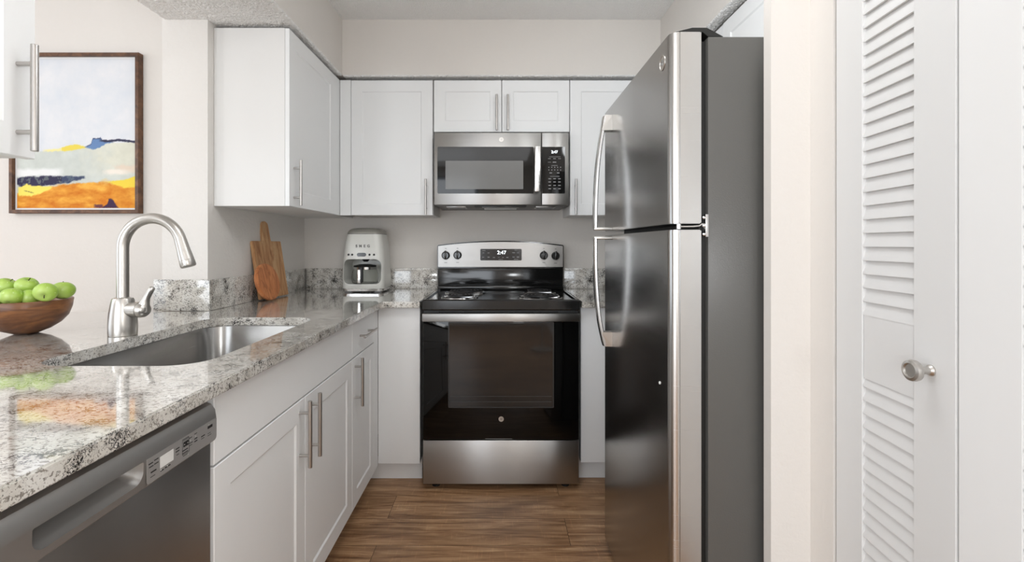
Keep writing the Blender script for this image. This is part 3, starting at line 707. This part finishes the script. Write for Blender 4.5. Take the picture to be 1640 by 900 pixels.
# ================================================================== REFRIGERATOR
XFr = .415; ya, yb = 1.160, 1.898
t = thing('refrigerator', (.80, 1.53, 0), 'tall stainless top-freezer refrigerator with grey sides', 'refrigerator')
obj('fridge_case', box(.507, 1.14, ya+.002, yb-.002, .03, 1.697, .004), M['fridge_side'], t)
for y in (1.22, 1.84): obj('fridge_foot', lathe([(0, 0), (.022, 0), (.022, .01), (.014, .014), (.014, .032), (0, .032)], .56, y, .0005, 16), M['blackmatte'], t)
obj('door_gasket', box(.4905, .508, ya+.016, yb-.016, .05, 1.69), M['gasket'], t)
obj('toe_grille', box(.50, .508, ya+.01, yb-.01, .028, .048), M['blackmatte'], t)
def fdoor(name, z0, z1):
    r = .020
    out = []
    # plan outline: front at X=XFr, rounded at both vertical edges with a small step bead
    def corner(cx, cy, a0, a1, n=8):
        return [(cx+r*math.cos(math.radians(a0+(a1-a0)*i/n)), cy+r*math.sin(math.radians(a0+(a1-a0)*i/n))) for i in range(n+1)]
    out = [(.490, ya), (XFr+r+.004, ya), (XFr+r+.003, ya+.0015), (XFr+r, ya+.0015)]
    out += corner(XFr+r, ya+r+.0015, 270, 180)
    out += corner(XFr+r, yb-r, 180, 90)
    out += [(.490, yb)]
    bm = prism(out, z0, z1, 'Z')
    bmesh.ops.bevel(bm, geom=[e for e in bm.edges if abs(e.verts[0].co.z-e.verts[1].co.z) < 1e-5], offset=.002, segments=2, affect='EDGES')
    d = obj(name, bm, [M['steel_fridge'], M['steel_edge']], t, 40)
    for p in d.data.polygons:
        if p.normal.y < -.8 and abs(p.normal.z) < .3: p.material_index = 1  # edge turned to the camera gets the lighter steel in place of its reflection
    return d
df = fdoor('freezer_door', 1.2415, 1.708)
dl = fdoor('refrigerator_door', .040, 1.2265)
# handles: arched bars on the far side
def fhandle(parent, zs, xs_, ym, zmount, hook):
    n = len(zs)
    pts = [(x, ym, z) for x, z in zip(xs_, zs)]
    rings = []
    for i, (x, y, z) in enumerate(pts):
        a = Vector(pts[min(i+1, n-1)])-Vector(pts[max(i-1, 0)]); a.normalize(); nx = Vector((a.z, 0, -a.x))
        w2, h2 = .016, .0075
        rings.append([tuple(Vector((x, y, z))+nx*u*h2+Vector((0, v*w2, 0))) for u, v in ((-1, -.6), (-.5, -1), (.5, -1), (1, -.6), (1, .6), (.5, 1), (-.5, 1), (-1, .6))])
    bm = loft(rings)
    return obj('door_handle', bm, M['chrome_h'], parent, 50)
M['chrome_h'] = matl('handle_satin_steel', (.72, .71, .70, 1), .18, 1)
def smooth(pts, n=10):
    out = []
    for i in range(len(pts)-1):
        p0 = pts[max(i-1, 0)]; p1 = pts[i]; p2 = pts[i+1]; p3 = pts[min(i+2, len(pts)-1)]
        for k in range(n):
            s = k/n; out.append(tuple(.5*((2*b)+(-a+c)*s+(2*a-5*b+4*c-d)*s*s+(-a+3*b-3*c+d)*s**3) for a, b, c, d in zip(p0, p1, p2, p3)))
    out.append(pts[-1]); return out
YH = 1.775
hs = smooth([(.390, 1.664), (.383, 1.62), (.372, 1.55), (.362, 1.46), (.3565, 1.36), (.3545, 1.27), (.3545, 1.252)])
h = fhandle(df, [p[1] for p in hs], [p[0] for p in hs], YH, 0, 0)
obj('handle_mount', loft([[(.417, YH-.018, z0_) if False else (.417, YH-.019, 1.612), (.417, YH+.019, 1.612), (.377, YH+.017, 1.612), (.377, YH-.017, 1.612)],
                          [(.417, YH-.017, 1.669), (.417, YH+.017, 1.669), (.389, YH+.014, 1.669), (.389, YH-.014, 1.669)]]), M['nickel'], h)
obj('handle_mount', box(.349, .417, YH-.012, YH+.012, 1.2435, 1.255, .003), M['nickel'], h)
hs = smooth([(.3545, 1.216), (.3545, 1.20), (.3555, 1.10), (.361, 1.0), (.371, .91), (.385, .84), (.391, .818)])
h = fhandle(dl, [p[1] for p in hs], [p[0] for p in hs], YH, 0, 0)
obj('handle_mount', loft([[(.417, YH-.019, .868), (.417, YH+.019, .868), (.379, YH+.017, .868), (.379, YH-.017, .868)],
                          [(.417, YH-.017, .815), (.417, YH+.017, .815), (.390, YH+.014, .815), (.390, YH-.014, .815)]]), M['nickel'], h)
obj('handle_mount', box(.349, .417, YH-.012, YH+.012, 1.2095, 1.221, .003), M['nickel'], h)
# hinge between the doors
bm = box(.498, .5055, ya-.006, ya+.012, 1.209, 1.264, .001)
for z in (1.256, 1.236, 1.215): lathe([(0, .005), (.003, .005), (.004, .0035), (.004, 0)], .498, ya+.001, z, 12, bm, '-X')
tube([(.500, ya+.002, 1.240), (.492, ya+.002, 1.2405), (.486, ya+.002, 1.236), (.470, ya+.004, 1.2345), (.432, ya+.006, 1.2345)], .0022, 8, bm)
tube([(.438, ya+.007, 1.2285), (.438, ya+.007, 1.2405)], .006, 12, bm)
obj('middle_hinge', bm, M['chrome'], t)
obj('hinge_cover', prism([(.430, 1.709), (.470, 1.719), (.505, 1.719), (.545, 1.6975), (.508, 1.6975), (.495, 1.7085), (.430, 1.7085)], ya+.004, ya+.075, 'Y'), M['gasket'], t)
badge(XFr, 1.216, P(0, 101, 1.216)[1], .0195, '-X', df, M['nickel'], M['mark'])
yy = .415*F/257; obj('white_dot', lathe([(0, .003), (.003, .0025), (.0042, 0)], XFr, yy, H-(613-CY)*yy/F, 16, None, '-X'), M['dot'], dl)  # small raised white dot on the lower door

# ================================================================== PICTURE
Yp = 2.25
t = thing('framed_painting', (P(118, 0, Yp)[0], Yp, P(0, 342, Yp)[1]), 'framed abstract landscape print in blue, orange and grey on the dining wall', 'painting')
fx0, fz1 = P(14, 84, Yp-.03); fx1, fz0 = P(222, 341.5, Yp-.03)
fw = .0165
bm = bmesh.new()
def mitre(x0, x1, z0, z1, w_, y0, y1):
    rings = []
    for i, y in ((0, y1), (0, y0+.002), (.002, y0), (w_-.001, y0), (w_, y0+.001), (w_, y1)):
        rings.append([(x0+i, y, z0+i), (x1-i, y, z0+i), (x1-i, y, z1-i), (x0+i, y, z1-i)])
    bm = loft(rings, False)
    return bm
obj('picture_frame', mitre(fx0, fx1, fz0, fz1, fw, Yp-.032, Yp-.002), M['frame'], t)
obj('mat_board', box(fx0+fw-.001, fx1-fw+.001, Yp-.016, Yp-.006, fz0+fw-.001, fz1-fw+.001), M['trim'], t)
cw = .0085
cx0, cx1, cz0, cz1 = fx0+fw+cw, fx1-fw-cw, fz0+fw+cw, fz1-fw-cw
def fb(x, y, s=1.0): return noise.fractal(Vector((x*s, y*s, 1.7)), .6, 2.1, 5)
def lerp_pts(x, pts):
    if x <= pts[0][0]: return pts[0][1]
    for (a, b), (c, d) in zip(pts[:-1], pts[1:]):
        if x <= c: return b+(d-b)*(x-a)/(c-a)
    return pts[-1][1]
def ss(v, w_): return max(0, min(1, .5+v/w_))
def paint(x, y):
    """x,y in photo pixels inside the picture"""
    n1 = fb(x, y, .06)*3.0; n2 = fb(x+50, y*2, .10)*2.2; n3 = fb(x, y, .25)*1.2
    c = Vector((221, 223, 227))+Vector((3, 2, 1))*fb(x, y, .03)*2
    def over(c, col, a): return c*(1-a)+Vector(col)*a
    hor = lerp_pts(x, [(20, 246), (66, 241), (100, 240), (135, 235), (150, 236), (170, 228), (219, 226)])+n2*.5
    mid = Vector((202, 207, 201))+Vector((14, 8, -2))*ss(x-150+n1*6, 60)*ss(275-y, 30)
    mid = mid+Vector((4, 4, 4))*fb(x, y, .05)*1.5
    c = over(c, mid, ss(y-hor, 1.6))
    # yellow crest
    top = lerp_pts(x, [(64, 239), (90, 237), (105, 232), (120, 230), (137, 235)]); 
    c = over(c, (232, 211, 92) if x > 95 else (238, 228, 160), ss(min(y-top, hor+1.2-y)+n3*.6, 1.5)*ss(x-66, 8)*ss(137-x, 6))
    # blue hill and dark ridge
    t_ = lerp_pts(x, [(134, 234), (144, 229), (147, 220), (160, 219), (165, 223), (180, 225)]); b_ = lerp_pts(x, [(134, 235), (148, 239), (158, 236), (170, 229), (182, 227)])
    c = over(c, (104, 134, 178) if y-t_ > 2 else (62, 74, 108), ss(min(y-t_, b_-y)+n3, 1.6)*ss(x-134, 2)*ss(180-x, 8))
    t_ = lerp_pts(x, [(160, 222), (172, 223), (190, 221), (219, 224)]); 
    c = over(c, (56, 56, 78), ss(1.9-abs(y-t_-1.8)+n3*.7, 1.2)*ss(x-160, 6))
    # white clouds left, peach right
    c = over(c, (234, 235, 234), ss(6-abs(y-277+n1*.6), 5)*ss(92-x+n1*2, 18))
    c = over(c, (226, 206, 186), .8*ss(6-abs(y-270-n1*.6)+n2, 6)*ss(x-185+n1*3, 18))
    c = over(c, (236, 228, 216), ss(4-abs(y-276-n1*.4), 4)*ss(x-168+n1*2, 14)*ss(205-x, 20))
    # orange field
    ot = lerp_pts(x, [(20, 312), (50, 306), (75, 301), (100, 296), (130, 294), (160, 293), (219, 299)])+n2
    o = Vector((222, 146, 50))+Vector((10, 18, 14))*fb(x*.6, y*1.5, .05)*2.0
    c = over(c, o, ss(y-ot, 3))
    c = over(c, (238, 210, 74), ss(min(y-lerp_pts(x, [(165, 292), (185, 291), (205, 287), (219, 284)]), lerp_pts(x, [(170, 293), (200, 302), (219, 301)])-y)+n2*.7, 2.5)*ss(x-168+n1, 8))
    c = over(c, (232, 190, 110), .6*ss(5-math.hypot((x-168)*.6, y-293)+n2, 4))
    # navy band
    bt = lerp_pts(x, [(20, 286), (35, 284), (60, 283), (133, 283)]); bb = lerp_pts(x, [(20, 296), (28, 301), (60, 300), (80, 298), (110, 293), (134, 286)])
    navy = Vector((52, 50, 76)) if fb(x, y, .12) < .25 else Vector((96, 102, 108))
    if x > 95: navy = navy*.5+Vector((78, 96, 124))*.5
    c = over(c, navy, ss(min(y-bt, bb-y)+n2*.8, 1.8)*ss(134-x+n1, 4))
    # yellow patch left
    c = over(c, (244, 224, 104), ss(min(y-lerp_pts(x, [(24, 303), (36, 297), (60, 300), (80, 299)]), lerp_pts(x, [(20, 316), (45, 315), (65, 309), (80, 301)])-y)+n2, 2)*ss(x-22, 3)*ss(78-x+n1, 5))
    c = over(c, (120, 110, 70), .8*ss(.8-abs(y-309-(x-40)*.25)+n3*.6, .8)*ss(x-32, 2)*ss(48-x, 2))
    # dark blot
    c = over(c, (66, 44, 72), ss(min(y-lerp_pts(x, [(164, 334), (172, 330), (174, 321), (180, 321), (184, 327), (190, 335)]), 336-y)+n3, 1.6)*ss(x-163, 3)*ss(190-x, 3))
    c = over(c, (92, 50, 70), .9*ss(3-abs(y-333)+n3, 2)*ss(x-150, 4)*ss(164-x, 3))
    return c
NX, NY = 200, 250
bm = bmesh.new(); g = []
for j in range(NY+1):
    g.append([bm.verts.new((cx0+(cx1-cx0)*i/NX, Yp-.0165, cz0+(cz1-cz0)*j/NY)) for i in range(NX+1)])
for j in range(NY):
    for i in range(NX): bm.faces.new((g[j][i], g[j][i+1], g[j+1][i+1], g[j+1][i]))
me = bpy.data.meshes.new('canvas'); bm.to_mesh(me); bm.free()
ca = me.color_attributes.new('art', 'FLOAT_COLOR', 'POINT')
buf = []
for j in range(NY+1):
    for i in range(NX+1):
        c = paint(20+199*i/NX, 336-248*j/NY); buf += [lin(max(0, min(255, c[0]))), lin(max(0, min(255, c[1]))), lin(max(0, min(255, c[2]))), 1]
ca.data.foreach_set('color', buf)
ma = matl('printed_artwork', rough=.6, spec=.2); at = N(ma, 'ShaderNodeVertexColor'); at.layer_name = 'art'; L(ma, at.outputs[0], bsdf(ma).inputs['Base Color'])
link_mesh('canvas', me, ma, t)

# ================================================================== BOWL OF APPLES
bx_, by_ = -1.476, 1.49
prof = [(0, .0), (.026, 0), (.030, .001), (.058, .013), (.082, .030), (.100, .052), (.1085, .078), (.112, .103), (.1105, .105), (.108, .103), (.1035, .078), (.095, .055), (.077, .035), (.054, .020), (.026, .009), (0, .008)]
tag(obj('fruit_bowl', lathe(prof, bx_, by_, ZT+.0005, 72), M['bowl'], None, 50, origin=(bx_, by_, ZT)), 'dark walnut wooden fruit bowl holding the green apples', 'bowl')
def apple(px, py, Y, r, tilt, spin, label):
    x, z = P(px, py, Y)
    t = thing('apple', (x, Y, z), label, 'apple', 'green apples in the wooden bowl')
    prof = []
    for i in range(25):
        a = PI*i/24; rr_ = r*(1.02-.10*math.cos(a)**2*0+.05*math.sin(a)); k = math.sin(a)
        rad = rr_*k*(1+.06*math.cos(a)); hh = r*.93*math.cos(a)
        if a < .55: hh -= r*.30*(1-a/.55)**1.4
        if a > PI-.45: hh += r*.16*(1-(PI-a)/.45)**1.4
        prof.append((rad if 0 < i < 24 else 0, hh))
    mt = Matrix.Translation((x, Y, z)) @ Matrix.Rotation(spin, 4, 'Z') @ Matrix.Rotation(tilt, 4, 'Y')
    bm = lathe(prof, 0, 0, 0, 32)
    for v in bm.verts: v.co *= 1+.025*noise.noise(v.co*18+Vector((px, 0, 0)))
    bm.transform(mt); obj('apple_flesh', bm, M['apple'], t, 180)
    bm = tube([(0, 0, r*.60), (.001, 0, r*.80), (.003, .001, r*1.0)], [.0012, .0011, .0016], 8); bm.transform(mt); obj('stem', bm, M['stem'], t)
    bm = lathe([(0, -r*.785), (.0035, -r*.80), (.0055, -r*.775), (0, -r*.74)], 0, 0, 0, 10)
    bm.transform(mt); obj('calyx', bm, M['calyx'], t)
apple(10, 459, 1.49, .0275, .5, .3, 'green apple high on the left edge of the photo, stem just visible')
apple(43, 457.5, 1.485, .0275, .45, -.3, 'green apple at the top of the pile with its stem upright')
apple(73, 467.5, 1.445, .0275, 2.1, -1.0, 'green apple with its brown blossom end facing the camera')
apple(101, 465.0, 1.505, .0290, .3, 2.2, 'largest green apple at the right end of the bowl')
apple(19, 475.5, 1.425, .0265, .8, 2.0, 'green apple low in front on the left, just above the bowl rim')
apple(47, 477, 1.455, .0240, 1.2, 1.0, 'green apple half hidden in the gap below the top apple')
apple(-14, 478, 1.455, .0265, .9, .5, 'green apple cut off by the left edge of the photo')

# ================================================================== CUTTING BOARDS
def board(name, prof, th, M4, mat, label, origin):
    bm = prism(prof, 0, th, 'X')
    bmesh.ops.bevel(bm, geom=[e for e in bm.edges if e.calc_face_angle(0) > .6], offset=.003, segments=2, affect='EDGES')
    bm.transform(M4); return tag(obj(name, bm, mat, origin=origin), label, 'cutting board')
# outline in (y, z) about the bottom centre
w2 = .128; hh = .292
pts = [(-w2, 0), (w2, 0), (w2, hh)] + [(.036, hh), (.033, hh+.012), (.030, hh+.085)]
for i in range(1, 8):
    a = PI*i/8; pts.append((.030*math.cos(a), hh+.085+.020*math.sin(a)))
pts += [(-.030, hh+.085), (-.033, hh+.012), (-.036, hh), (-w2, hh)]
lean = math.radians(-9.0)
m4 = Matrix.Translation((-1.176, 2.475, ZT+.004)) @ Matrix.Rotation(math.radians(-5), 4, 'Z') @ Matrix.Rotation(lean, 4, 'Y') 
b1 = board('cutting_board', pts, .018, m4, M['board'], 'rectangular wooden cutting board with handle leaning on the left wall', (-1.17, 2.475, ZT))
n = 40; ro = .094
pts = [(ro*math.cos(2*PI*i/n), ro*.97+ro*.97*math.sin(2*PI*i/n)) for i in range(n)]
m4 = Matrix.Translation((-1.128, 2.345, ZT+.003)) @ Matrix.Rotation(math.radians(-4), 4, 'Z') @ Matrix.Rotation(math.radians(-14), 4, 'Y')
b2 = board('cutting_board', pts, .020, m4, M['board2'], 'small round reddish wooden board leaning in front of the rectangular board', (-1.12, 2.345, ZT))

# ================================================================== COFFEE MAKER
cx_, cy_ = -.792, 2.862
t = thing('coffee_maker', (cx_, cy_, ZT), 'cream retro drip coffee maker with rounded top and glass carafe', 'coffee maker')
def sec(w_, yf, yb_, r, z): return [(x, y, ZT+z) for x, y in rrect(cx_-w_/2, cx_+w_/2, yf, yb_, r, 8)]
YF = 2.755; YBk = 2.975
bm = loft([sec(.240, YF, YBk, .035, .022), sec(.245, YF-.003, YBk, .038, .027), sec(.246, YF-.003, YBk, .038, .10), sec(.240, YF, YBk, .04, .20), sec(.224, YF+.006, YBk, .042, .28), sec(.202, YF+.014, YBk, .045, .338)])
cav = prism(rrect(cx_-.108, cx_+.108, ZT+.048, ZT+.193, .035, 8), YF-.05, YBk-.045, 'Y')
bm = boolean(bm, [cav]); obj('machine_body', bm, M['smeg'], t, 40)
bm = loft([sec(.204, YF+.012, YBk, .045, .340), sec(.200, YF+.014, YBk, .045, .350), sec(.182, YF+.024, YBk-.006, .045, .364), sec(.150, YF+.04, YBk-.02, .042, .3725), sec(.09, YF+.07, YBk-.05, .035, .375)])
obj('top_lid', bm, M['smegtop'], t, 60)
obj('lid_seam', loft([sec(.2015, YF+.0145, YBk-.001, .044, .3375), sec(.2015, YF+.0145, YBk-.001, .044, .3405)]), M['gap'], t)
bm = loft([sec(.236, YF+.002, YBk-.005, .03, .008), sec(.240, YF, YBk-.002, .03, .0225)])
bs = obj('base_plate', bm, M['chrome'], t)
for s in (-1, 1):
    for y in (YF+.03, YBk-.03): obj('foot', box(cx_+s*.085-.02, cx_+s*.085+.02, y-.012, y+.012, ZT+.0005, ZT+.009, .002), M['mark'], bs)
def zslope(z): return YF + (.0 if z < .2 else (.006*(z-.2)/.08 if z < .28 else .006+.008*(z-.28)/.058))
zz = .268; yf = zslope(zz)-.0006
text('logo_lettering', 'SMEG', .0215, (cx_+.002, yf-.001, ZT+zz), '-Y', M['lettering'], t, .0015, 1.0, 1.9, .0006)
zz = .219; yf = zslope(zz)
for dx in (-.079, -.058, .042, .068):
    obj('push_button', lathe([(0, .006), (.0045, .006), (.0058, .004), (.006, 0)], cx_+dx, yf+.001, ZT+zz, 20, None, '-Y'), M['markdark'], t)
obj('clock_display', prism(rrect(cx_-.030, cx_+.022, ZT+zz-.0105, ZT+zz+.0105, .010, 8), yf-.003, yf+.002, 'Y'), M['blackgloss'], t)
obj('brew_nozzle', lathe([(0, 0), (.012, 0), (.026, .018), (0, .018)], cx_, YF+.075, ZT+.1755, 24), M['blackmatte'], t)
cf = thing('coffee_carafe', (cx_-.008, YF+.075, ZT+.0485), 'glass carafe with chrome and black handle inside the cream coffee maker', 'carafe')
cyy = YF+.088; cxx = cx_-.008; zf = ZT+.0485
obj('glass_jug', lathe([(0, .0), (.066, 0), (.074, .006), (.078, .03), (.075, .062), (.066, .086), (.066, .090), (.0645, .090), (.0645, .086), (.0735, .062), (.0765, .03), (.072, .008), (.064, .002), (0, .002)], cxx, cyy, zf, 48), M['clear'], cf, 60)
obj('rim_band', lathe([(.067, .082), (.0695, .083), (.0695, .097), (.067, .098), (.066, .097), (.066, .083)], cxx, cyy, zf, 48, None, 'Z', True), M['chrome'], cf)
obj('jug_lid', lathe([(0, .098), (.064, .098), (.067, .101), (.064, .105), (.03, .112), (0, .113)], cxx, cyy, zf, 40), M['blackmatte'], cf)
hx = cxx+.002
hnd = obj('jug_handle', box(hx-.011, hx+.015, YF-.028, YF-.006, zf+.010, zf+.100, .005), M['blackmatte'], cf)
obj('handle_bracket', box(hx-.010, hx+.012, YF-.010, YF+.024, zf+.084, zf+.102, .004), M['blackmatte'], hnd)
obj('chrome_inlay', box(hx-.014, hx+.004, YF-.033, YF-.027, zf+.006, zf+.086, .002), M['chrome'], hnd)

# ================================================================== bodies of the added fill lamps, all out of view
lbs = {'fill_kitchen': 'unseen globe fill lamp added in the kitchen above the refrigerator', 'fill_dining': 'unseen globe fill lamp added over the dining area', 'fill_living': 'unseen globe fill lamp added in the living area'}
for nm, (x, y, z), r, pw in FILL_LAMPS:
    if nm in lbs:
        t = thing('fill_globe', (x, y, z), lbs[nm], 'lamp')
        obj('ceiling_canopy', lathe([(0, ZC-.001), (.06, ZC-.001), (.055, ZC-.02), (.01, ZC-.03), (0, ZC-.03)], x, y, 0, 24), M['nickel'], t)
        obj('lamp_stem', tube([(x, y, z+r+.01), (x, y, ZC-.02)], .006, 10), M['nickel'], t)
    else:
        t = thing('fill_stand_lamp', (x, y, 0), 'unseen fill lamp added on a slim nickel stand behind the camera', 'lamp')
        obj('lamp_base', lathe([(0, .0005), (.13, .0005), (.13, .012), (.02, .02), (0, .02)], x, y, 0, 32), M['nickel'], t)
        obj('lamp_pole', tube([(x, y, .015), (x, y, z-r-.01)], .010, 12), M['nickel'], t)
for x, y, a_, b_, lb in ((.05, .85, .6, .6, 'over the kitchen aisle'), (-.3, -1.2, 1.4, 1.0, 'behind the camera')):  # housings of the added ceiling fill panels
    tag(obj('fill_panel', box(x-a_/2-.02, x+a_/2+.02, y-b_/2-.02, y+b_/2+.02, 2.418, ZC-.001, .004), M['trim'], origin=(x, y, 2.42)), 'unseen flat white fill panel added to the ceiling '+lb, 'ceiling light')
